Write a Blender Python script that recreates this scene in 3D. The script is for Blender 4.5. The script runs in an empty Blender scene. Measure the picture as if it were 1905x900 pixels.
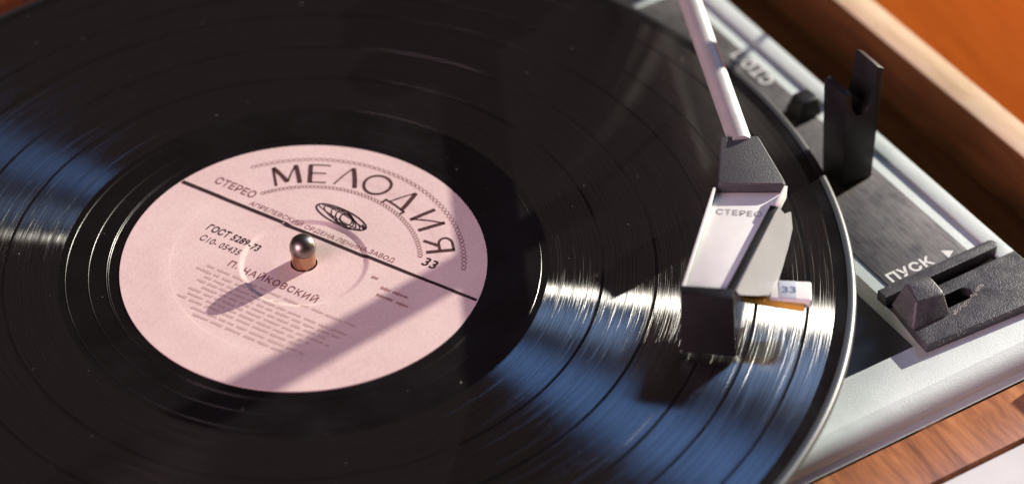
import bpy, bmesh, math, random
from mathutils import Vector, Matrix

S = 0.001                       # everything below is written in millimetres
R = math.radians
scene = bpy.context.scene
COL = scene.collection
random.seed(7)

# ------------------------------------------------------------------ camera
cam_d = bpy.data.cameras.new('camera')
cam_d.sensor_width = 36.0
cam_d.lens = 5156.46 / 1905 * 36.0
cam_d.clip_start = 0.02
cam_d.clip_end = 50
cam_d.dof.use_dof = True
cam_d.dof.focus_distance = 0.752
cam_d.dof.aperture_fstop = 6.3
cam = bpy.data.objects.new('camera', cam_d)
COL.objects.link(cam)
rx = Vector((0.99999547, -0.00199298, -0.00225481))
up = Vector((0.00300934, 0.66226197, 0.74926633))
fw = Vector((0.0, 0.74926972, -0.66226497))
m = Matrix((rx, up, -fw)).transposed().to_4x4()
m.translation = Vector((56.687, -561.880, 503.889)) * S
cam.matrix_world = m
scene.camera = cam

# ------------------------------------------------------------------ world: a dim room
world = bpy.data.worlds.new('World')
scene.world = world
world.use_nodes = True
bg = world.node_tree.nodes['Background']
bg.inputs['Color'].default_value = (0.62, 0.45, 0.44, 1)
bg.inputs['Strength'].default_value = 0.085

# ------------------------------------------------------------------ lamps
def aim(o, target):
    d = Vector(target) - o.location
    o.rotation_euler = d.to_track_quat('-Z', 'Y').to_euler()

def direction(az, el):
    return Vector((math.cos(R(az)) * math.cos(R(el)), math.sin(R(az)) * math.cos(R(el)), math.sin(R(el))))

SUN_AZ, SUN_EL = 40.0, 16.5
sp = bpy.data.lights.new('low_sun_lamp', 'SPOT')
sp.energy = 4150
sp.color = (1.0, 0.93, 0.80)
sp.spot_size = R(12)
sp.spot_blend = 0.2
sp.shadow_soft_size = 0.030
so = bpy.data.objects.new('low_sun_lamp', sp)
COL.objects.link(so)
so.location = direction(SUN_AZ, SUN_EL) * 6.0 + Vector((0.06, 0, 0))
aim(so, (0.06, 0, 0))

def window_pane(az, el, w, h, energy, color):
    ar = bpy.data.lights.new('window_sky_lamp', 'AREA')
    ar.shape = 'RECTANGLE'
    ar.size, ar.size_y = w, h
    ar.energy = energy
    ar.color = color
    ao = bpy.data.objects.new('window_sky_lamp', ar)
    COL.objects.link(ao)
    ao.location = direction(az, el) * 2.4
    aim(ao, (0, 0, 0))
window_pane(46, 39, 0.40, 0.24, 5.4, (0.36, 0.58, 1.0))
window_pane(46, 52, 0.44, 0.30, 3.8, (0.20, 0.44, 1.0))

rl_ = bpy.data.lights.new('added_fill_lamp', 'AREA')  # unseen fill lamp, added to lift the shadows on the label
rl_.shape = 'DISK'
rl_.size = 1.6
rl_.energy = 76
rl_.color = (1.0, 0.67, 0.80)
ro = bpy.data.objects.new('added_fill_lamp', rl_)
COL.objects.link(ro)
ro.location = direction(226, 24) * 2.5
aim(ro, (0, 0, 0))

# ------------------------------------------------------------------ colour management
vs = scene.view_settings
vs.view_transform = 'Standard'
vs.look = 'None'
vs.exposure = 0.0
vs.gamma = 1.0
vs.use_curve_mapping = False
scene.cycles.max_bounces = 8
scene.cycles.sample_clamp_indirect = 6.0

# ================================================================== materials
class NT:
    """small node-graph helper"""
    def __init__(self, name):
        self.mat = bpy.data.materials.new(name)
        self.mat.use_nodes = True
        self.t = self.mat.node_tree
        self.b = self.t.nodes['Principled BSDF']
        self.out = self.t.nodes['Material Output']
    def n(self, typ, **kw):
        nd = self.t.nodes.new(typ)
        for k, v in kw.items():
            if hasattr(nd, k):
                setattr(nd, k, v)
        return nd
    def l(self, a, b):
        self.t.links.new(a, b)
    def math(self, op, a, b=None, c=None):
        nd = self.n('ShaderNodeMath', operation=op)
        for i, v in enumerate((a, b, c)):
            if v is None: continue
            if isinstance(v, (int, float)): nd.inputs[i].default_value = v
            else: self.l(v, nd.inputs[i])
        return nd.outputs[0]
    def obj(self):
        return self.n('ShaderNodeTexCoord').outputs['Object']
    def mapping(self, vec, rot=(0, 0, 0), scale=(1, 1, 1)):
        mp = self.n('ShaderNodeMapping')
        mp.inputs['Rotation'].default_value = rot
        mp.inputs['Scale'].default_value = scale
        self.l(vec, mp.inputs['Vector'])
        return mp.outputs[0]
    def noise(self, vec, scale, detail=3, rough=0.55, dims='3D'):
        nd = self.n('ShaderNodeTexNoise')
        nd.noise_dimensions = dims
        if dims == '1D': self.l(vec, nd.inputs['W'])
        else: self.l(vec, nd.inputs['Vector'])
        nd.inputs['Scale'].default_value = scale
        nd.inputs['Detail'].default_value = detail
        nd.inputs['Roughness'].default_value = rough
        return nd.outputs[0]
    def ramp(self, fac, stops):
        r = self.n('ShaderNodeValToRGB')
        el = r.color_ramp.elements
        while len(el) < len(stops): el.new(0.5)
        for e, (p, c) in zip(el, stops):
            e.position = p
            e.color = (c, c, c, 1) if isinstance(c, (int, float)) else (*c, 1)
        self.l(fac, r.inputs[0])
        return r.outputs[0]
    def rng(self, v, a, b, c, d):
        nd = self.n('ShaderNodeMapRange')
        self.l(v, nd.inputs[0])
        for i, x in enumerate((a, b, c, d)): nd.inputs[i + 1].default_value = x
        return nd.outputs[0]
    def bump(self, h, strength, dist):
        nd = self.n('ShaderNodeBump')
        nd.inputs['Strength'].default_value = strength
        nd.inputs['Distance'].default_value = dist
        self.l(h, nd.inputs['Height'])
        self.l(nd.outputs[0], self.b.inputs['Normal'])
        return nd.outputs[0]
    def set(self, **kw):
        for k, v in kw.items():
            k = k.replace('_', ' ')
            i = self.b.inputs[k]
            if isinstance(v, tuple): i.default_value = (*v, 1)
            elif isinstance(v, (int, float)): i.default_value = v
            else: self.l(v, i)

M = {}
DECK = R(32.0)

def vinyl(grooved):
    g = NT('vinyl_grooved' if grooved else 'vinyl_smooth')
    g.set(Base_Color=(0.003, 0.0022, 0.0024), Roughness=0.32, Specular_IOR_Level=0.5)
    if grooved:
        v = g.obj()
        sx = g.n('ShaderNodeSeparateXYZ'); g.l(v, sx.inputs[0])
        r = g.math('SQRT', g.math('ADD', g.math('MULTIPLY', sx.outputs[0], sx.outputs[0]), g.math('MULTIPLY', sx.outputs[1], sx.outputs[1])))
        rm = g.math('MULTIPLY', r, 1000.0)
        th = g.math('ARCTAN2', sx.outputs[1], sx.outputs[0])
        fine = g.noise(rm, 4.6, 2, 0.7, '1D')
        mid = g.noise(rm, 0.75, 2, 0.6, '1D')
        # slow waver of the groove round the disc
        cv = g.n('ShaderNodeCombineXYZ')
        g.l(g.math('MULTIPLY', rm, 4.0), cv.inputs[0]); g.l(g.math('MULTIPLY', th, 4.0), cv.inputs[1])
        wav = g.noise(cv.outputs[0], 1.0, 2, 0.6)
        tan = g.n('ShaderNodeTangent'); tan.direction_type = 'RADIAL'; tan.axis = 'Z'
        gl = g.n('ShaderNodeBsdfAnisotropic'); gl.distribution = 'BECKMANN'
        f1 = g.math('SUBTRACT', fine, 0.5); w1 = g.math('SUBTRACT', wav, 0.5)
        f3 = g.math('MULTIPLY', g.math('MULTIPLY', f1, g.math('MULTIPLY', f1, f1)), 2.3)
        rot = g.math('ADD', f3, g.math('MULTIPLY', w1, 0.004))
        g.l(rot, gl.inputs['Rotation'])
        gl.inputs['Roughness'].default_value = 0.305
        g.l(g.rng(mid, 0.3, 0.7, 0.76, 0.80), gl.inputs['Anisotropy'])
        g.l(tan.outputs[0], gl.inputs['Tangent'])
        mul = g.math('MULTIPLY', g.rng(fine, 0.30, 0.72, 0.12, 1.0), g.rng(wav, 0.3, 0.7, 0.6, 1.0))
        cr = g.n('ShaderNodeCombineColor')
        amp = g.math('MULTIPLY', mul, 0.40)
        for i in range(3): g.l(amp, cr.inputs[i])
        g.l(cr.outputs[0], gl.inputs['Color'])
        ad = g.n('ShaderNodeAddShader')
        g.set(Roughness=0.16, Specular_IOR_Level=0.35)
        g.l(g.b.outputs[0], ad.inputs[0]); g.l(gl.outputs[0], ad.inputs[1])
        g.l(ad.outputs[0], g.out.inputs['Surface'])
    else:
        v = g.obj()
        g.set(Roughness=g.rng(g.noise(v, 60, 3), 0.3, 0.7, 0.22, 0.36), Base_Color=(0.0045, 0.0034, 0.0036))
    return g.mat
M['grooves'] = vinyl(True)
M['vinyl'] = vinyl(False)

def bead():
    g = NT('satin_vinyl_edge')
    g.set(Base_Color=(0.010, 0.010, 0.012), Roughness=0.42, Specular_IOR_Level=0.9)
    return g.mat
M['bead'] = bead()

def paper():
    g = NT('pink_label_paper')
    v = g.obj()
    n = g.noise(v, 38, 5, 0.65)
    fib = g.noise(g.mapping(v, rot=(0, 0, 0.6), scale=(1, 0.45, 1)), 2100, 3, 0.8)
    k = g.math('ADD', g.math('MULTIPLY', n, 0.45), g.math('MULTIPLY', fib, 0.62))
    c = g.ramp(k, [(0.34, (0.545, 0.40, 0.385)), (0.52, (0.635, 0.49, 0.465)), (0.72, (0.71, 0.57, 0.535))])
    g.set(Base_Color=c, Roughness=0.5, Specular_IOR_Level=0.4)
    g.bump(g.noise(v, 1500, 2), 0.15, 0.0002)
    return g.mat
M['paper'] = paper()

def ink(name, col):
    g = NT(name)
    g.set(Base_Color=col, Roughness=0.55, Specular_IOR_Level=0.3)
    return g.mat
M['ink'] = ink('dark_brown_ink', (0.030, 0.012, 0.012))
M['ink_word'] = ink('brown_black_ink', (0.065, 0.026, 0.024))
M['ink_soft'] = ink('worn_brown_ink', (0.20, 0.075, 0.07))
M['ink_faint'] = ink('thin_brown_ink', (0.36, 0.20, 0.18))
M['ink_fade'] = ink('faded_brown_ink', (0.50, 0.355, 0.32))
M['white_ink'] = ink('white_print', (0.74, 0.74, 0.72))
M['grey_ink'] = ink('grey_print', (0.30, 0.30, 0.31))
M['blue_ink'] = ink('blue_grey_print', (0.13, 0.17, 0.27))

def satin(name, col, metallic, rough, grain=0.0, spec=0.5):
    g = NT(name)
    v = g.obj()
    n = g.noise(v, 90, 4, 0.65)
    s = g.ramp(n, [(0.25, tuple(c * 0.93 for c in col)), (0.75, tuple(min(1, c * 1.05) for c in col))])
    g.set(Base_Color=s, Metallic=metallic, Roughness=g.rng(g.noise(v, 220, 3), 0.3, 0.7, rough - 0.05, rough + 0.05), Specular_IOR_Level=spec)
    if grain: g.bump(g.noise(v, 2600, 2, 0.6), grain, 0.0003)
    return g.mat
M['plate'] = satin('satin_aluminium_plate', (0.545, 0.595, 0.585), 0.25, 0.68, 0.30)
M['arm'] = satin('satin_silver_arm', (0.66, 0.655, 0.64), 0.6, 0.44)
M['shell_metal'] = satin('satin_headshell_metal', (0.76, 0.76, 0.74), 0.25, 0.55, 0.1)
M['steel'] = satin('polished_steel', (0.60, 0.58, 0.56), 1.0, 0.20)
M['brass'] = satin('worn_brass', (0.46, 0.27, 0.16), 1.0, 0.36)
M['cap'] = satin('dull_spindle_cap', (0.24, 0.205, 0.18), 1.0, 0.36)
M['black'] = satin('black_plastic', (0.008, 0.007, 0.0075), 0, 0.45, 0.1, 0.35)
M['slot'] = satin('recess_shade_black', (0.004, 0.004, 0.004), 0, 0.9, 0, 0.1)  # black colour stands in for the shade inside slot and groove
M['black_rough'] = satin('worn_black_plastic', (0.050, 0.048, 0.052), 0, 0.50, 0.6)
M['rubber'] = satin('black_rubber', (0.012, 0.012, 0.012), 0, 0.7)
M['yellow'] = satin('yellow_plastic', (0.75, 0.42, 0.05), 0, 0.4)
M['white_plastic'] = satin('white_plastic', (0.80, 0.79, 0.76), 0, 0.4)
M['grey_plastic'] = satin('grey_plastic', (0.16, 0.17, 0.20), 0, 0.3)
M['pale_blue'] = satin('pale_blue_plastic', (0.50, 0.55, 0.63), 0, 0.4)
M['scuff'] = ink('pale_scuffs', (0.42, 0.39, 0.36))
M['dust'] = ink('grey_dust', (0.22, 0.20, 0.19))
M['skirt'] = satin('grey_finger_skirt', (0.34, 0.34, 0.35), 0.1, 0.45, 0.1)
M['board'] = satin('white_painted_board', (0.56, 0.56, 0.58), 0, 0.6)
M['well'] = satin('shaded_well_floor', (0.055, 0.055, 0.068), 0, 0.6)  # shade lying in the platter well, put into the floor colour

def brushed():
    g = NT('dark_brushed_inlay')
    v = g.mapping(g.obj(), rot=(0, 0, -DECK))
    st = g.mapping(v, scale=(1.0, 0.10, 1.0))
    n1 = g.noise(st, 1400, 3, 0.7)
    n2 = g.noise(v, 130, 4, 0.65)
    mx = g.math('ADD', g.math('MULTIPLY', n1, 0.6), g.math('MULTIPLY', n2, 0.5))
    c = g.ramp(mx, [(0.35, (0.055, 0.050, 0.052)), (0.75, (0.19, 0.175, 0.175))])
    g.set(Base_Color=c, Metallic=0.6, Roughness=g.rng(n2, 0.3, 0.7, 0.52, 0.66))
    g.bump(n1, 0.25, 0.0002)
    return g.mat
M['brushed'] = brushed()

def worn_plate():
    g = NT('scuffed_black_lever_plate')
    v = g.mapping(g.obj(), rot=(0, 0, -DECK))
    n = g.noise(v, 260, 5, 0.7)
    sp_ = g.noise(v, 1900, 2, 0.6)
    c = g.ramp(g.math('ADD', g.math('MULTIPLY', n, 0.7), g.math('MULTIPLY', sp_, 0.35)), [(0.40, (0.035, 0.034, 0.039)), (0.62, (0.070, 0.067, 0.072)), (0.80, (0.26, 0.245, 0.24))])
    g.set(Base_Color=c, Roughness=g.rng(n, 0.3, 0.7, 0.38, 0.55), Specular_IOR_Level=0.6)
    g.bump(sp_, 0.5, 0.0004)
    return g.mat
M['worn'] = worn_plate()

def wood(name, dark, mid, lite, rot, rough, spec=0.5):
    g = NT(name)
    v = g.mapping(g.obj(), rot=(0, 0, rot))
    w = g.n('ShaderNodeVectorMath', operation='ADD')
    nz = g.n('ShaderNodeTexNoise'); g.l(v, nz.inputs['Vector']); nz.inputs['Scale'].default_value = 18
    sc = g.n('ShaderNodeVectorMath', operation='SCALE'); g.l(nz.outputs['Color'], sc.inputs[0]); sc.inputs['Scale'].default_value = 0.012
    g.l(v, w.inputs[0]); g.l(sc.outputs[0], w.inputs[1])
    st = g.mapping(w.outputs[0], scale=(1.0, 0.07, 1.0))
    a = g.noise(st, 170, 5, 0.65)
    b = g.noise(st, 900, 3, 0.6)
    k = g.math('ADD', g.math('MULTIPLY', a, 0.72), g.math('MULTIPLY', b, 0.30))
    c = g.ramp(k, [(0.36, dark), (0.50, mid), (0.66, lite)])
    g.set(Base_Color=c, Roughness=rough, Specular_IOR_Level=spec)
    g.bump(b, 0.18, 0.0003)
    return g.mat
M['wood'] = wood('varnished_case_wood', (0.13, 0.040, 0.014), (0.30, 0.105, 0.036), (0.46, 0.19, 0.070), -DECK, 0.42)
M['shaded_wood'] = wood('shaded_case_wood', (0.050, 0.016, 0.005), (0.105, 0.034, 0.009), (0.15, 0.052, 0.015), -DECK, 0.45)  # darker copy of the case wood, shade of the recess in its colour
M['rim'] = wood('sunlit_rim_wood', (0.60, 0.42, 0.25), (0.72, 0.53, 0.34), (0.80, 0.63, 0.44), -DECK, 0.40)  # pale tone carries the sun's highlight along the rim
M['table'] = wood('orange_table_wood', (0.35, 0.066, 0.004), (0.41, 0.082, 0.006), (0.46, 0.098, 0.010), -DECK + 0.2, 0.8, 0.03)

# ================================================================== builders
def link(name, me, mat, parent):
    o = bpy.data.objects.new(name, me)
    if mat is not None:
        me.materials.clear(); me.materials.append(mat)
    COL.objects.link(o)
    if parent is not None:
        o.parent = parent
        if parent.type == 'EMPTY': o.location = -parent.location
    return o

def thing(name, label, cat, loc=(0, 0, 0)):
    o = bpy.data.objects.new(name, None)
    o.empty_display_size = 0.01
    COL.objects.link(o)
    o.location = Vector(loc) * S
    o['label'] = label; o['category'] = cat
    return o

def finish(bm, name, mat, parent, smooth=False, angle=35):
    bmesh.ops.recalc_face_normals(bm, faces=bm.faces)
    me = bpy.data.meshes.new(name)
    bm.to_mesh(me); bm.free()
    if smooth:
        me.polygons.foreach_set('use_smooth', [True] * len(me.polygons))
        me.set_sharp_from_angle(angle=R(angle))
    return link(name, me, mat, parent)

def lathe(name, prof, mat, parent, seg=256, c=(0, 0), smooth=True, closed=False):
    bm = bmesh.new()
    rings = []
    for r_, z in prof:
        if r_ < 1e-6:
            rings.append([bm.verts.new((c[0] * S, c[1] * S, z * S))])
        else:
            rings.append([bm.verts.new(((c[0] + r_ * math.cos(2 * math.pi * k / seg)) * S, (c[1] + r_ * math.sin(2 * math.pi * k / seg)) * S, z * S)) for k in range(seg)])
    pairs = list(zip(rings, rings[1:]))
    if closed: pairs.append((rings[-1], rings[0]))
    for a, b in pairs:
        for k in range(seg):
            k2 = (k + 1) % seg
            if len(a) == 1 and len(b) == 1: continue
            if len(a) == 1: bm.faces.new((a[0], b[k], b[k2]))
            elif len(b) == 1: bm.faces.new((a[k], b[0], a[k2]))
            else: bm.faces.new((a[k], b[k], b[k2], a[k2]))
    return finish(bm, name, mat, parent, smooth)

def hull(name, pts, mat, parent, bevel=0.0, seg=2, edges=None):
    bm = bmesh.new()
    for p in pts: bm.verts.new(Vector(p) * S)
    r = bmesh.ops.convex_hull(bm, input=bm.verts)
    bmesh.ops.dissolve_limit(bm, angle_limit=R(2), verts=bm.verts, edges=bm.edges)
    if bevel:
        bmesh.ops.bevel(bm, geom=list(bm.edges), offset=bevel * S, segments=seg, profile=0.6, affect='EDGES', clamp_overlap=True)
    return finish(bm, name, mat, parent, bool(bevel), 28)

def shape(name, loops, z0, z1, mat, parent, bevel=0.0):
    """extruded outline with holes (first loop outside), all in world mm"""
    cu = bpy.data.curves.new('tmp', 'CURVE'); cu.dimensions = '2D'; cu.fill_mode = 'BOTH'
    for lp in loops:
        sp_ = cu.splines.new('POLY'); sp_.points.add(len(lp) - 1); sp_.use_cyclic_u = True
        for q, (x, y) in zip(sp_.points, lp): q.co = (x * S, y * S, 0, 1)
    cu.extrude = max(1e-6, ((z1 - z0) / 2 - bevel) * S)
    cu.bevel_depth = bevel * S; cu.offset = -bevel * S; cu.bevel_resolution = 2
    t = bpy.data.objects.new('tmp', cu)
    me = bpy.data.meshes.new_from_object(t)
    bpy.data.objects.remove(t); bpy.data.curves.remove(cu)
    me.name = name
    for v in me.vertices: v.co.z += (z0 + z1) / 2 * S
    bm = bmesh.new(); bm.from_mesh(me); bpy.data.meshes.remove(me)
    bmesh.ops.remove_doubles(bm, verts=bm.verts, dist=1e-7)
    return finish(bm, name, mat, parent, bool(bevel), 30)

cd, sd = math.cos(DECK), math.sin(DECK)
def D(x, y): return (x * cd - y * sd, x * sd + y * cd)
def D3(x, y, z): return (*D(x, y), z)
def rect(x0, x1, y0, y1): return [D(x0, y0), D(x1, y0), D(x1, y1), D(x0, y1)]
def slot_loop(x0, x1, y0, y1, round0=False, round1=True, n=8):
    r = (y1 - y0) / 2; yc = (y0 + y1) / 2
    out = []
    if round0: out += [D(x0 + r - r * math.cos(a), yc - r * math.sin(a)) for a in [math.pi / 2 * (i / n * 2 - 1) for i in range(n, -1, -1)]][::-1]
    else: out += [D(x0, y1), D(x0, y0)]
    if round1: out += [D(x1 - r + r * math.cos(a), yc + r * math.sin(a)) for a in [-math.pi / 2 + math.pi * i / n for i in range(n + 1)]]
    else: out += [D(x1, y0), D(x1, y1)]
    return out

def dbox(name, x0, x1, y0, y1, z0, z1, mat, parent, bevel=0.0):
    return hull(name, [D3(x, y, z) for x in (x0, x1) for y in (y0, y1) for z in (z0, z1)], mat, parent, bevel)

def text_mesh(body, size, align='LEFT', width=1.0, shear=0.0, spacing=1.0, weight=0.0):
    cu = bpy.data.curves.new('tmp', 'FONT')
    cu.body = body; cu.size = size; cu.align_x = align; cu.align_y = 'BOTTOM_BASELINE'
    cu.shear = shear; cu.space_character = spacing; cu.offset = weight
    cu.resolution_u = 3
    t = bpy.data.objects.new('tmp', cu)
    me = bpy.data.meshes.new_from_object(t)
    bpy.data.objects.remove(t); bpy.data.curves.remove(cu)
    for v in me.vertices: v.co.x *= width
    return me

def add_mesh(bm, me, fn):
    n0 = len(bm.verts)
    vs_ = [bm.verts.new(fn(v.co.x, v.co.y)) for v in me.vertices]
    for p in me.polygons:
        try: bm.faces.new([vs_[i] for i in p.vertices])
        except ValueError: pass
    bpy.data.meshes.remove(me)

# ================================================================== the surface underneath
def plain_sheet(name, loop, z0, z1, mat):
    o = shape(name, [loop], z0, z1, mat, None)
    o['kind'] = 'structure'
    return o
plain_sheet('table_top', [(-700, -420), (900, -420), (900, 900), (-700, 900)], -90, -46, M['table'])

bd = shape('white_board', [rect(-240, 260, -320, -143.6)], -45.9, -19.6, M['board'], None, 0.8)
bd['label'] = 'flat white board lying against the front edge of the wooden case'
bd['category'] = 'board'

# ================================================================== turntable
tt = thing('turntable', 'vintage record player with light metal deck, dark inlay and wooden case', 'turntable', (0, 0, -45.9))
ZP = -12.0

# --- wooden case
dbox('case_floor', -214, 205, -126, 205, -45.8, -34, M['shaded_wood'], tt)
dbox('front_rail', -214, 214.6, -142.6, -126.2, -45.8, -19, M['wood'], tt, 0.5)
rw = dbox('side_wall', 205.4, 214.6, -126.0, 205, -45.8, -12.3, M['shaded_wood'], tt, 0.0)
dbox('rim', 205.3, 214.7, -126.0, 205, -12.2, -11.6, M['rim'], rw, 0.2)
dbox('side_wall', -214, -205, -126.0, 205, -45.8, -12.3, M['wood'], tt, 0.5)
dbox('back_wall', -204.9, 205.2, 196, 205, -33.9, -12.3, M['wood'], tt, 0.5)
dbox('added_shade_block', 190, 205.2, -142.4, -123, -18.9, -4.0, M['wood'], tt, 0.6)  # added out of view to throw shade on the front rail's right end

# --- metal deck plate with rolled front edge
WELL = (-145, 133.2, -105.2, 128)
dp = shape('deck_plate', [rect(-160, 175.6, -119.4, 140), rect(*WELL)], -18.6, ZP, M['plate'], tt, 0.15)
def rolled_edge():
    xs = (-160.0, 175.6)
    prof = [(-119.3, ZP)]
    for i in range(1, 9):
        a = R(90 * i / 8)
        prof.append((-119.3 - 5.2 * math.sin(a), ZP - 5.2 * (1 - math.cos(a))))
    prof += [(-126.0, -18.6), (-119.3, -18.6)]
    bm = bmesh.new()
    a = [bm.verts.new(Vector(D3(xs[0], y, z)) * S) for y, z in prof]
    b = [bm.verts.new(Vector(D3(xs[1], y, z)) * S) for y, z in prof]
    n = len(prof)
    for i in range(n):
        j = (i + 1) % n
        bm.faces.new((a[i], a[j], b[j], b[i]))
    bm.faces.new(a); bm.faces.new(b[::-1])
    return finish(bm, 'rolled_edge', M['plate'], dp, True, 30)
rolled_edge()
shape('well_floor', [rect(-150, 138, -112, 132)], -19.6, -18.7, M['well'], dp)
dbox('foot_block', -120, 120, -90, 100, -33.9, -19.7, M['black'], tt)
dbox('edge_strip', 170.5, 175.9, -119, 139, ZP + 0.02, ZP + 0.75, M['plate'], dp, 0.3)
dbox('inlay_panel', 137.6, 165.4, -85.0, 60, ZP + 0.02, ZP + 0.35, M['brushed'], dp, 0.1)

# printed words on the inlay
ZI = ZP + 0.40
def deck_text(name, body, size, x, y, rot, mat, width=1.0, spacing=1.1, weight=0.0):
    bm = bmesh.new()
    c_, s_ = math.cos(rot), math.sin(rot)
    add_mesh(bm, text_mesh(body, size, width=width, spacing=spacing, weight=weight), lambda px, py: Vector(D3(x + px * c_ - py * s_, y + px * s_ + py * c_, ZI)) * S)
    return finish(bm, name, mat, dp)
deck_text('lettering', 'ПУСК', 4.7, 139.0, -82.2, 0, M['white_ink'], 1.10, 1.12, 0.16)
deck_text('lettering', 'СТОП', 5.6, 165.1, 7.4, R(90), M['white_ink'], 1.05, 1.15, 0.16)
bm = bmesh.new()
bm.faces.new([bm.verts.new(Vector(D3(x, y, ZI)) * S) for x, y in ((158.8, -82.6), (161.9, -80.9), (158.8, -79.0))])
finish(bm, 'arrow_mark', M['white_ink'], dp)

# --- start lever plate with ridge, groove and finger slot
main = [D(130.2, -104.2), D(129.8, -109.2), D(174.0, -111.6), D(174.0, -92.0), D(132.0, -92.0)]
finger = slot_loop(139.0, 153.4, -100.6, -96.2)
lp = shape('lever_plate', [main, finger], ZP + 0.02, ZP + 3.0, M['worn'], tt, 0.25)
shape('slot_floor', [slot_loop(138.5, 153.9, -101.0, -95.8)], ZP + 0.05, ZP + 0.25, M['slot'], lp)
shape('groove_floor', [rect(132, 170.0, -92.2, -88.4)], ZP + 0.05, ZP + 0.25, M['slot'], lp)
shape('ridge', [slot_loop(131.6, 171.8, -88.7, -85.2)], ZP + 0.02, ZP + 3.6, M['worn'], lp, 0.4)
kn = hull('start_knob', [D3(*q) for q in ((134.6, -92.6, -1.6), (142.3, -93.4, -1.9), (141.6, -100.4, -2.2), (133.2, -99.2, -2.6), (131.0, -91.6, -8.8), (143.2, -92.2, -8.8), (142.4, -103.2, -8.8), (129.6, -103.2, -8.8))], M['worn'], tt, 0.7, 3)
dbox('stem', 133, 140, -98.5, -96.5, -11.6, -8.6, M['black'], kn)

# scuffs beside the finger slot, chips on the rolled edge
rs = random.Random(11)
def flecks(name, n, pick, zf, mat, parent, size):
    bm = bmesh.new()
    for _ in range(n):
        x, y = pick(); l_ = size * rs.uniform(0.4, 1.6); w_ = size * rs.uniform(0.15, 0.4); an = rs.uniform(0.1, 0.7)
        q = [(-l_, -w_), (l_ * .8, -w_ * .6), (l_, w_), (-l_ * .7, w_ * .8)]
        bm.faces.new([bm.verts.new(Vector(D3(x + a * math.cos(an) - b * math.sin(an), y + a * math.sin(an) + b * math.cos(an), zf(x, y))) * S) for a, b in q])
    return finish(bm, name, mat, parent)
def along_slot():
    t = rs.random()
    return 143.5 + 14 * t, -103.6 + 5.2 * t + rs.gauss(0, 0.35)
flecks('scuff_marks', 70, along_slot, lambda x, y: ZP + 3.02, M['scuff'], lp, 0.32)
flecks('edge_wear', 60, lambda: (rs.uniform(131, 173), -110.2 + rs.uniform(-0.7, 0.5)), lambda x, y: ZP + 3.02, M['scuff'], lp, 0.18)
flecks('paint_chips', 9, lambda: (rs.choice((114.5, 131.0)) + rs.gauss(0, 1.2), -121.2 + rs.gauss(0, 0.25)), lambda x, y: ZP - 5.2 * (1 - math.sqrt(max(0, 1 - ((-119.3 - y) / 5.2) ** 2))) + 0.05, M['white_ink'], dp, 0.35)

# --- stop knob
k2 = hull('stop_knob', [D3(*q) for q in ((160.5, -6.5, -5.0), (166.0, -6.5, -5.0), (166.5, -11.8, -5.2), (160.0, -11.8, -5.2), (158.8, -5.0, -11.6), (167.5, -5.0, -11.6), (167.5, -13.0, -11.6), (158.8, -13.0, -11.6))], M['black'], tt, 0.9, 3)

# --- tonearm rest: a forked post
def arm_rest():
    # outline in the deck's x / z plane, extruded along y
    out = [(151.8, -11.6), (162.2, -11.6), (162.2, 8), (162.6, 27.6), (160.0, 29.4), (159.3, 20.0), (158.4, 15.4), (156.6, 13.8), (154.4, 14.2), (152.6, 17.0), (151.2, 23.6), (149.3, 23.4), (150.4, 8)]
    y0, y1 = -43.2, -33.4
    bm = bmesh.new()
    a = [bm.verts.new(Vector(D3(x, y0, z)) * S) for x, z in out]
    b = [bm.verts.new(Vector(D3(x, y1, z)) * S) for x, z in out]
    n = len(out)
    for i in range(n): bm.faces.new((a[i], a[(i + 1) % n], b[(i + 1) % n], b[i]))
    bm.faces.new(a); bm.faces.new(b[::-1])
    bmesh.ops.recalc_face_normals(bm, faces=bm.faces)
    bmesh.ops.bevel(bm, geom=list(bm.edges), offset=0.35 * S, segments=2, profile=0.6, affect='EDGES', clamp_overlap=True)
    return finish(bm, 'arm_rest', M['black'], tt, True, 28)
arm_rest()

# --- platter, mat and spindle
lathe('platter', [(0, -17.4), (138, -17.4), (139.5, -16), (139.5, -5.5), (138.5, -4.8), (0, -4.8)], M['steel'], tt, 128)
lathe('platter_mat', [(0, -4.7), (143, -4.7), (144, -4.2), (144, -2.6), (143, -2.0), (0, -2.0)], M['rubber'], tt, 128)
spn = lathe('spindle', [(0, -1.9), (3.3, -1.9), (3.3, 4.3), (0, 4.4)], M['brass'], tt, 48)
lathe('cap', [(0, 4.45), (3.4, 4.5), (3.62, 5.0), (3.66, 5.7), (3.5, 6.8), (3.05, 7.8), (2.25, 8.65), (1.2, 9.15), (0, 9.3)], M['cap'], spn, 48)

# --- tonearm
def beam(name, p0, p1, w, h, mat, parent, bevel):
    p0, p1 = Vector(p0), Vector(p1)
    d = (p1 - p0).normalized(); sd_ = d.cross(Vector((0, 0, 1))).normalized(); u_ = sd_.cross(d)
    return hull(name, [p + sd_ * a * w / 2 + u_ * b * h / 2 for p in (p0, p1) for a in (-1, 1) for b in (-1, 1)], mat, parent, bevel, 3)
A1 = Vector((119.0, 19.0, 25.2)); A0 = Vector((99.9, 143.0, 22.0))
def tube(name, p0, p1, r_, mat, parent, seg=40):
    d = (p1 - p0).normalized(); e1 = d.cross(Vector((0, 0, 1))).normalized(); e2 = e1.cross(d)
    bm = bmesh.new()
    rings = [[bm.verts.new((p + (e1 * math.cos(2 * math.pi * k / seg) + e2 * math.sin(2 * math.pi * k / seg)) * r_) * S) for k in range(seg)] for p in (p0, p1)]
    for k in range(seg): bm.faces.new((rings[0][k], rings[0][(k + 1) % seg], rings[1][(k + 1) % seg], rings[1][k]))
    bm.faces.new(rings[0]); bm.faces.new(rings[1][::-1])
    return finish(bm, name, mat, parent, True, 40)
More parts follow.
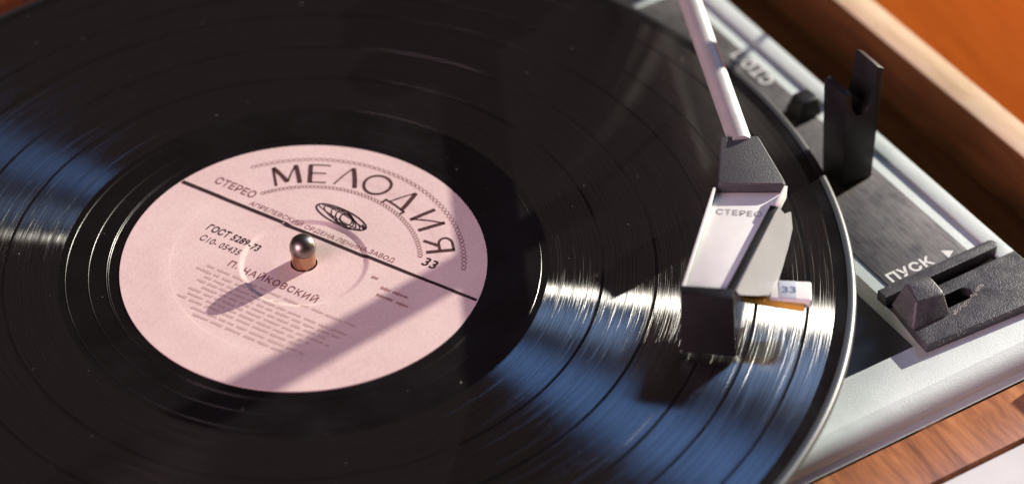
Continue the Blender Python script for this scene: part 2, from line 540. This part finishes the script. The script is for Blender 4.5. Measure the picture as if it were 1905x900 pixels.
arm = tube('tonearm', A0, A1, 3.2, M['arm'], tt)
dr = (Vector(A0) - Vector(A1)).normalized()
pv = Vector(A0) + dr * 4
lathe('pivot_post', [(0, -11.9), (9, -11.9), (9, -9), (6, -8), (6, 16), (11, 17), (11, 30), (10, 31), (0, 31)], M['black'], arm, 48, c=(pv.x, pv.y))
cw0 = pv + dr * 14; cw1 = pv + dr * 34
beam('counterweight', cw0, cw1, 20, 20, M['black'], arm, 3)
beam('rear_stub', pv + dr * 5, cw0, 4.5, 4.5, M['steel'], arm, 0.6)

# collar joining tube and headshell
hull('collar', [(113.2, 20.4, 27.4), (123.6, 20.7, 27.4), (130.2, 2.6, 25.4), (111.6, 2.4, 25.4), (114.0, 20.6, 19.5), (123.4, 20.9, 19.5), (129.6, 2.6, 17.0), (112.2, 2.4, 17.0)], M['black_rough'], arm, 0.9, 3)

# headshell: shallow metal tray with low side walls, splayed right skirt
def sheet(name, quad, th, mat, parent, bevel=0.12):
    a, b, c, d = [Vector(q) for q in quad]
    n = (b - a).cross(d - a).normalized() * th
    return hull(name, [a, b, c, d, a + n, b + n, c + n, d + n], mat, parent, bevel)
hs = hull('headshell', [(111.4, 2.2, 22.6), (129.2, 2.2, 22.6), (112.9, -37.2, 22.6), (101.2, -35.4, 22.6), (111.4, 2.2, 21.6), (129.2, 2.2, 21.6), (112.9, -37.2, 21.6), (101.2, -35.4, 21.6)], M['shell_metal'], arm, 0.1)
hull('side_flange', [(111.2, 2.0, 24.8), (110.4, 2.0, 24.8), (101.0, -35.6, 23.4), (100.3, -35.4, 23.4), (111.2, 2.0, 12), (110.4, 2.0, 12), (101.0, -35.6, 12), (100.3, -35.4, 12)], M['shell_metal'], arm, 0.15)
def along(t, off, z): return (130.0 - 16.9 * t + 0.92 * off, 2.0 - 40.3 * t - 0.39 * off, z)
hull('side_flange', [along(t, o_, z) for t in (0.0, 0.17) for o_ in (-0.6, 0.3) for z in (21, 25.2)], M['shell_metal'], arm, 0.15)
hull('side_flange', [along(t, o_, z) for t in (0.175, 0.99) for o_ in (-1.9, 0.3) for z in (21, 23.9)], M['black'], arm, 0.15)
# splayed skirt with a bite out of its upper rear corner
def skirt():
    out = [Vector(q) for q in ((126.2, -7.9, 23.8), (128.1, -3.5, 23.4), (128.2, -4.5, 22.4), (129.4, -4.0, 20.4), (131.4, -1.0, 18.6), (131.8, -4.0, 15.3), (130.3, -9.8, 13.7), (128.2, -16.9, 12.4), (125.5, -25.4, 11.0), (120.6, -31.5, 16.2), (115.1, -37.7, 22.3), (114.2, -37.9, 23.9))]
    n = Vector((0.846, -0.334, 0.415)) * -0.8
    bm = bmesh.new()
    a = [bm.verts.new(p * S) for p in out]; b = [bm.verts.new((p + n) * S) for p in out]
    k = len(out)
    for i in range(k): bm.faces.new((a[i], a[(i + 1) % k], b[(i + 1) % k], b[i]))
    bm.faces.new(a); bm.faces.new(b[::-1])
    bmesh.ops.triangulate(bm, faces=[f for f in bm.faces if len(f.verts) > 4])
    return finish(bm, 'finger_skirt', M['skirt'], arm)
skirt()
# dark front cover reaching down to the record
hull('front_cover', [(99.8, -36.2, 24.4), (100.1, -39.4, 24.0), (113.4, -41.0, 24.0), (113.6, -37.6, 24.4), (100.9, -34.2, 1.6), (101.0, -37.2, 1.4), (115.2, -39.2, 1.4), (115.2, -36.2, 1.6)], M['black'], arm, 0.5)
hull('cartridge_body', [(103.5, -34.5, 20.8), (114.2, -36.4, 20.8), (122.6, -8, 20.8), (111, -8, 20.8), (104.4, -33.8, 4.5), (115.4, -35.8, 4.5), (121.2, -14, 8), (111, -14, 8)], M['grey_plastic'], arm, 0.5)
hull('side_clip', [(115.4, -36.6, 9.0), (117.4, -35.4, 9.0), (117.4, -33.0, 5.6), (115.8, -33.6, 2.4), (115.4, -36.6, 2.4)], M['white_plastic'], arm, 0.4)
beam('stylus_bar', (116.2, -26.8, 11.6), (133.2, -29.6, 10.4), 2.0, 1.8, M['yellow'], arm, 0.3)
tab = hull('stylus_tab', [(124.4, -21.4, 12.7), (135.6, -21.8, 12.6), (135.1, -29.3, 12.6), (124.0, -28.6, 12.7), (124.4, -21.4, 9.8), (135.4, -21.8, 9.6), (134.9, -29.3, 9.4), (124.0, -28.6, 9.6)], M['white_plastic'], arm, 0.9, 3)
beam('stylus', (112.0, -28.0, 6.0), (108.6, -31.0, 0.25), 0.7, 0.7, M['steel'], arm, 0.1)
def flat_text(name, body, size, o, xd, zf, mat, parent, width=1.0, spacing=1.0, weight=0.0):
    xd = Vector((xd[0], xd[1])).normalized(); yd = Vector((-xd.y, xd.x))
    bm = bmesh.new()
    add_mesh(bm, text_mesh(body, size, width=width, spacing=spacing, weight=weight), lambda px, py: Vector((o[0] + xd.x * px + yd.x * py, o[1] + xd.y * px + yd.y * py, zf)) * S)
    return finish(bm, name, mat, parent)
flat_text('lettering', 'СТЕРЕО', 2.9, (110.6, -6.4), (1, -0.11), 22.68, M['grey_ink'], arm, 1.05, 1.05, 0.02)
hull('tab_inset', [(x, y, z) for x, y in ((126.9, -21.9), (131.4, -22.1), (131.1, -28.7), (126.7, -28.5)) for z in (12.3, 12.85)], M['pale_blue'], arm, 0.1)
flat_text('tab_print', '33', 3.3, (127.2, -26.6), (1, -0.03), 12.88, M['blue_ink'], arm, 1.25, 1.0, 0.10)

# ================================================================== the record
rec = thing('vinyl_record', 'black vinyl record with pink paper label on the turntable', 'record', (0, 0, -1.9))
lathe('disc', [(3.7, -1.9), (147.4, -1.9), (147.4, 0.05), (146.4, 0.0), (145.2, -0.03), (52.2, -0.03), (50.1, -0.03), (50.0, -0.7), (3.7, -0.7)], M['vinyl'], rec, 360, closed=True)
lathe('edge_bead', [(147.45, -1.9), (149.3, -1.8), (149.9, -1.4), (150.0, -1.1), (149.85, -0.7), (149.6, -0.36), (149.3, -0.10), (149.0, 0.06), (148.5, 0.15), (147.45, 0.16)], M['bead'], rec, 360, closed=True)
gaps = [66.6, 81.5, 96.0, 112.0, 123.2, 137.0, 144.6]
for i in range(len(gaps) - 1):
    r0 = gaps[i] + (0.42 if i else 0.0); r1 = gaps[i + 1] - 0.42
    lathe('grooved_band', [(r0, -0.028), (r0 + 0.001, 0.0), (r1 - 0.001, 0.0), (r1, -0.028)], M['grooves'], rec, 256)
for rr in (53.0, 53.5, 58.4, 64.6):
    lathe('runout_groove', [(rr - 0.16, -0.028), (rr - 0.06, 0.055), (rr + 0.06, 0.055), (rr + 0.16, -0.028)], M['vinyl'], rec, 256)

# a little dust on the vinyl
bm = bmesh.new()
rd = random.Random(5)
for _ in range(170):
    r_ = math.sqrt(rd.uniform(52 ** 2, 147 ** 2)); t_ = rd.uniform(0, 2 * math.pi); q = rd.uniform(0.04, 0.13); a_ = rd.uniform(0, 3.1); el_ = rd.choice((1, 1, 1, 2.5, 5))
    cx_, cy_ = r_ * math.cos(t_), r_ * math.sin(t_)
    ps = [(cx_ + q * el_ * math.cos(a_ + k * math.pi / 2) * (1 if k % 2 == 0 else 1 / el_), cy_ + q * el_ * math.sin(a_ + k * math.pi / 2) * (1 if k % 2 == 0 else 1 / el_)) for k in range(4)]
    lo = [bm.verts.new(Vector((x, y, 0.012)) * S) for x, y in ps]; hi = bm.verts.new(Vector((cx_, cy_, 0.012 + q)) * S)
    for k in range(4): bm.faces.new((lo[k], lo[(k + 1) % 4], hi))
du = finish(bm, 'dust', M['dust'], rec)
du['kind'] = 'stuff'

# label with pressed steps
def lab_h(r_):
    h = 0.16
    def st(r0, r1): return 0 if r_ >= r1 else (1 if r_ <= r0 else (r1 - r_) / (r1 - r0))
    h -= 0.48 * st(16.3, 17.7)
    h += 0.25 * st(9, 16.0)
    h -= 0.08 * st(36.1, 36.9)
    return h
rl = [49.95, 49.8, 45, 41, 36.9, 36.7, 36.4, 36.1, 33, 29, 25, 21, 17.9, 17.7, 17.35, 17.0, 16.65, 16.3, 16.0, 14, 12, 10, 9, 7, 3.7]
prof = [(50.0, -0.2)] + [(r_, lab_h(r_)) for r_ in rl] + [(3.7, -0.6)]
lab = lathe('label', prof, M['paper'], rec, 256)
lab['label'] = 'pink paper label with dark brown print'

LB = R(-30.8); cl, sl = math.cos(LB), math.sin(LB)
def LP(x, y, dz=0.055):
    return Vector((x * cl - y * sl, x * sl + y * cl, lab_h(math.hypot(x, y)) + dz)) * S

def strip(bm, pts, w, closed=False):
    """ribbon of width w (number or list) along label-space points, laid on the label"""
    n = len(pts); L_, R_ = [], []
    for i, (x, y) in enumerate(pts):
        a = pts[i - 1] if (i or closed) else pts[i]; b = pts[(i + 1) % n] if (i < n - 1 or closed) else pts[i]
        dx, dy = b[0] - a[0], b[1] - a[1]; q = math.hypot(dx, dy) or 1
        ww = (w[i] if isinstance(w, (list, tuple)) else w) / 2
        L_.append(bm.verts.new(LP(x - dy / q * ww, y + dx / q * ww))); R_.append(bm.verts.new(LP(x + dy / q * ww, y - dx / q * ww)))
    for i in range(n if closed else n - 1):
        j = (i + 1) % n
        bm.faces.new((L_[i], R_[i], R_[j], L_[j]))

# dividing bar
bm = bmesh.new()
strip(bm, [(-48.4 + 96.8 * i / 240, 10.8) for i in range(241)], [1.35 - 0.35 * i / 240 for i in range(241)])
finish(bm, 'dividing_bar', M['ink'], lab)

# big arched word drawn in strokes (unit box: x -1..1, y 0..1)
def arc_pts(cx, cy, rx_, ry_, a0, a1, n=20):
    return [(cx + rx_ * math.cos(R(a0 + (a1 - a0) * i / n)), cy + ry_ * math.sin(R(a0 + (a1 - a0) * i / n))) for i in range(n + 1)]
GLY = {
    'М': [([(-.8, 0), (-.62, 1)], .9), ([(-.62, 1), (0, .12)], 1.5), ([(0, .12), (.62, 1)], .6), ([(.62, 1), (.8, 0)], 1.5)],
    'Е': [([(-.5, 0), (-.5, 1)], 1.5), ([(-.5, .97), (.6, .97)], .6), ([(-.5, .52), (.45, .52)], .6), ([(-.5, .03), (.6, .03)], .6)],
    'Л': [([(-.75, 0), (0, 1)], .6), ([(0, 1), (.72, 0)], 1.5)],
    'О': [(arc_pts(0, .5, .82, .5, 0, 360, 28), 1.0)],
    'Д': [([(-.55, .06), (.05, 1)], .6), ([(.05, 1), (.6, .06)], 1.5), ([(-.9, .04), (.9, .04)], .8), ([(-.88, .06), (-.88, -.16)], .8), ([(.88, .06), (.88, -.16)], .8)],
    'И': [([(-.6, 0), (-.6, 1)], 1.4), ([(-.6, .05), (.6, .95)], .6), ([(.6, 0), (.6, 1)], 1.4)],
    'Я': [([(.55, 0), (.55, 1)], 1.4), ([(.55, .96), (0, .96)] + arc_pts(0, .72, .5, .24, 90, 270, 12) + [(.55, .48)], .8), ([(.1, .48), (-.6, 0)], 1.1)],
}
bm = bmesh.new()
R0, HT, WD = 33.5, 7.9, 4.7
for ch, ang in zip('МЕЛОДИЯ', (131.5, 117.5, 104, 90.5, 75, 58, 41.5)):
    for pts, w in GLY[ch]:
        fine_ = []
        for (x0, y0), (x1, y1) in zip(pts, pts[1:]):
            k = max(2, int(math.hypot(x1 - x0, y1 - y0) * 6))
            fine_ += [(x0 + (x1 - x0) * i / k, y0 + (y1 - y0) * i / k) for i in range(k)]
        fine_.append(pts[-1])
        out = []
        for x, y in fine_:
            r_ = R0 + y * HT; a = R(ang) - x * WD / 37.4
            out.append((r_ * math.cos(a), r_ * math.sin(a)))
        strip(bm, out, w * 0.86)
finish(bm, 'lettering', M['ink_word'], lab)

# wavy double rings above and below the word
def wavy(r_, a0, a1, amp, ph, w):
    n = 300
    strip(bm, [((r_ + amp * math.sin(k * 0.6 + ph)) * math.cos(R(a0 + (a1 - a0) * k / n)), (r_ + amp * math.sin(k * 0.6 + ph)) * math.sin(R(a0 + (a1 - a0) * k / n))) for k in range(n + 1)], w)
bm = bmesh.new()
wavy(43.6, 144, 26, 0.65, 0, 0.16); wavy(43.6, 144, 26, 0.65, 3.1, 0.16)
wavy(31.8, 146, 34, 0.65, 0, 0.16); wavy(31.8, 146, 34, 0.65, 3.1, 0.16)
finish(bm, 'wavy_ring', M['ink_soft'], lab)

# swirling globe emblem
bm = bmesh.new()
def ell(cx, cy, a, b, rot, w, a0=0, a1=360, n=48):
    c_, s_ = math.cos(R(rot)), math.sin(R(rot)); P = []
    for i in range(n + 1):
        t = R(a0 + (a1 - a0) * i / n); x, y = a * math.cos(t), b * math.sin(t)
        P.append((cx + x * c_ - y * s_, cy + x * s_ + y * c_))
    strip(bm, P, w)
ell(-1.6, 20.9, 8.6, 2.9, -6, 0.5)
ell(-1.2, 20.7, 7.0, 1.9, -14, 0.32)
ell(-0.6, 20.6, 5.2, 2.3, -24, 0.32)
ell(-0.2, 20.6, 3.8, 2.2, -34, 0.36)
ell(0.2, 20.7, 2.4, 1.6, -40, 0.45)
ell(-1.6, 20.9, 8.6, 1.2, -10, 0.26, 20, 340)
strip(bm, [(5.2 + i * 0.16, 21.2 - i * 0.14) for i in range(12)], [0.4 + i * 0.06 for i in range(12)])
finish(bm, 'globe_emblem', M['ink'], lab)

def label_text(name, body, size, x, y, mat, align='LEFT', width=1.0, shear=0.0, spacing=1.0, weight=0.0):
    bm = bmesh.new()
    add_mesh(bm, text_mesh(body, size, align, width, shear, spacing, weight), lambda px, py: LP(x + px, y + py))
    return finish(bm, name, mat, lab)
label_text('lettering', 'СТЕРЕО', 3.9, -40.8, 15.0, M['ink_soft'], width=0.88, weight=0.05)
label_text('lettering', '33', 4.6, 27.6, 15.6, M['ink'], width=1.0, weight=0.08)
label_text('lettering', 'АПРЕЛЕВСКИЙ ОРДЕНА ЛЕНИНА ЗАВОД', 2.3, -26.8, 12.2, M['ink_soft'], width=1.02, spacing=1.0)
label_text('lettering', 'ГОСТ 5289-73', 3.5, -31.2, -2.4, M['ink'], width=0.78, shear=0.08, spacing=1.02, weight=0.07)
label_text('lettering', 'С10- 05435', 3.3, -30.4, -6.8, M['ink'], width=0.80, shear=0.08, spacing=1.05, weight=0.0)
label_text('lettering', 'П. ЧАЙКОВСКИЙ', 3.2, -17.5, -11.6, M['ink_soft'], width=0.95, spacing=1.2, weight=0.04)
# illegible small print: lines of irregular marks
bm = bmesh.new()
rnd = random.Random(3)
def marks(x0, x1, y, h):
    x = x0
    while x < x1:
        w = min(rnd.uniform(1.6, 5.2), x1 - x)
        n = max(3, int(w / 0.28))
        strip(bm, [(x + w * i / n, y + h * 0.5 + rnd.uniform(-0.05, 0.05)) for i in range(n + 1)], [h * rnd.uniform(0.35, 1.0) for _ in range(n + 1)])
        x += w + rnd.uniform(0.6, 1.1)
for y, a, b in ((-14.8, -22, 26), (-17.0, -24, 4), (-18.9, -20, 27), (-20.8, -21, 25), (-22.7, -18, 22), (-24.6, -21, 24), (-26.5, -20, 19), (-28.4, -22, 18), (-30.6, -16, 20), (-32.6, -14, 15)):
    marks(a, b, y, 0.95)
finish(bm, 'small_print', M['ink_fade'], lab)
bm = bmesh.new()
marks(23.5, 33, 1.6, 1.2); marks(24, 34, -1.4, 1.2); marks(19, 21, 4.0, 1.2)
finish(bm, 'small_print', M['ink_faint'], lab)

# ================================================================== added stand, out of view; its blade casts the band on the label
st = thing('shadow_stand', 'slim upright stand added out of view to cast a shadow band on the label', 'shadow stand', (0, 0, -45.9))
bx, by = 18.0 + 330 * math.cos(R(41.5)), -36.0 + 330 * math.sin(R(41.5))
pd = Vector((-math.sin(R(41.5)), math.cos(R(41.5)), 0)); pf = Vector((math.cos(R(41.5)), math.sin(R(41.5)), 0))
fb = Vector((bx, by, 0)) + pd * 95 + pf * 30
lathe('foot', [(0, -45.9), (14, -45.9), (14, -43), (0, -42)], M['black'], st, 32, c=(fb.x, fb.y))
tube('rod', Vector((fb.x, fb.y, -43)), Vector((bx, by, 74)), 0.9, M['steel'], st, 16)
hull('blade', [Vector((bx, by, z)) + pd * a * 5.6 + pf * b for z in (71.5, 128) for a in (-1, 1) for b in (-1, 1)], M['black'], st, 0.4)
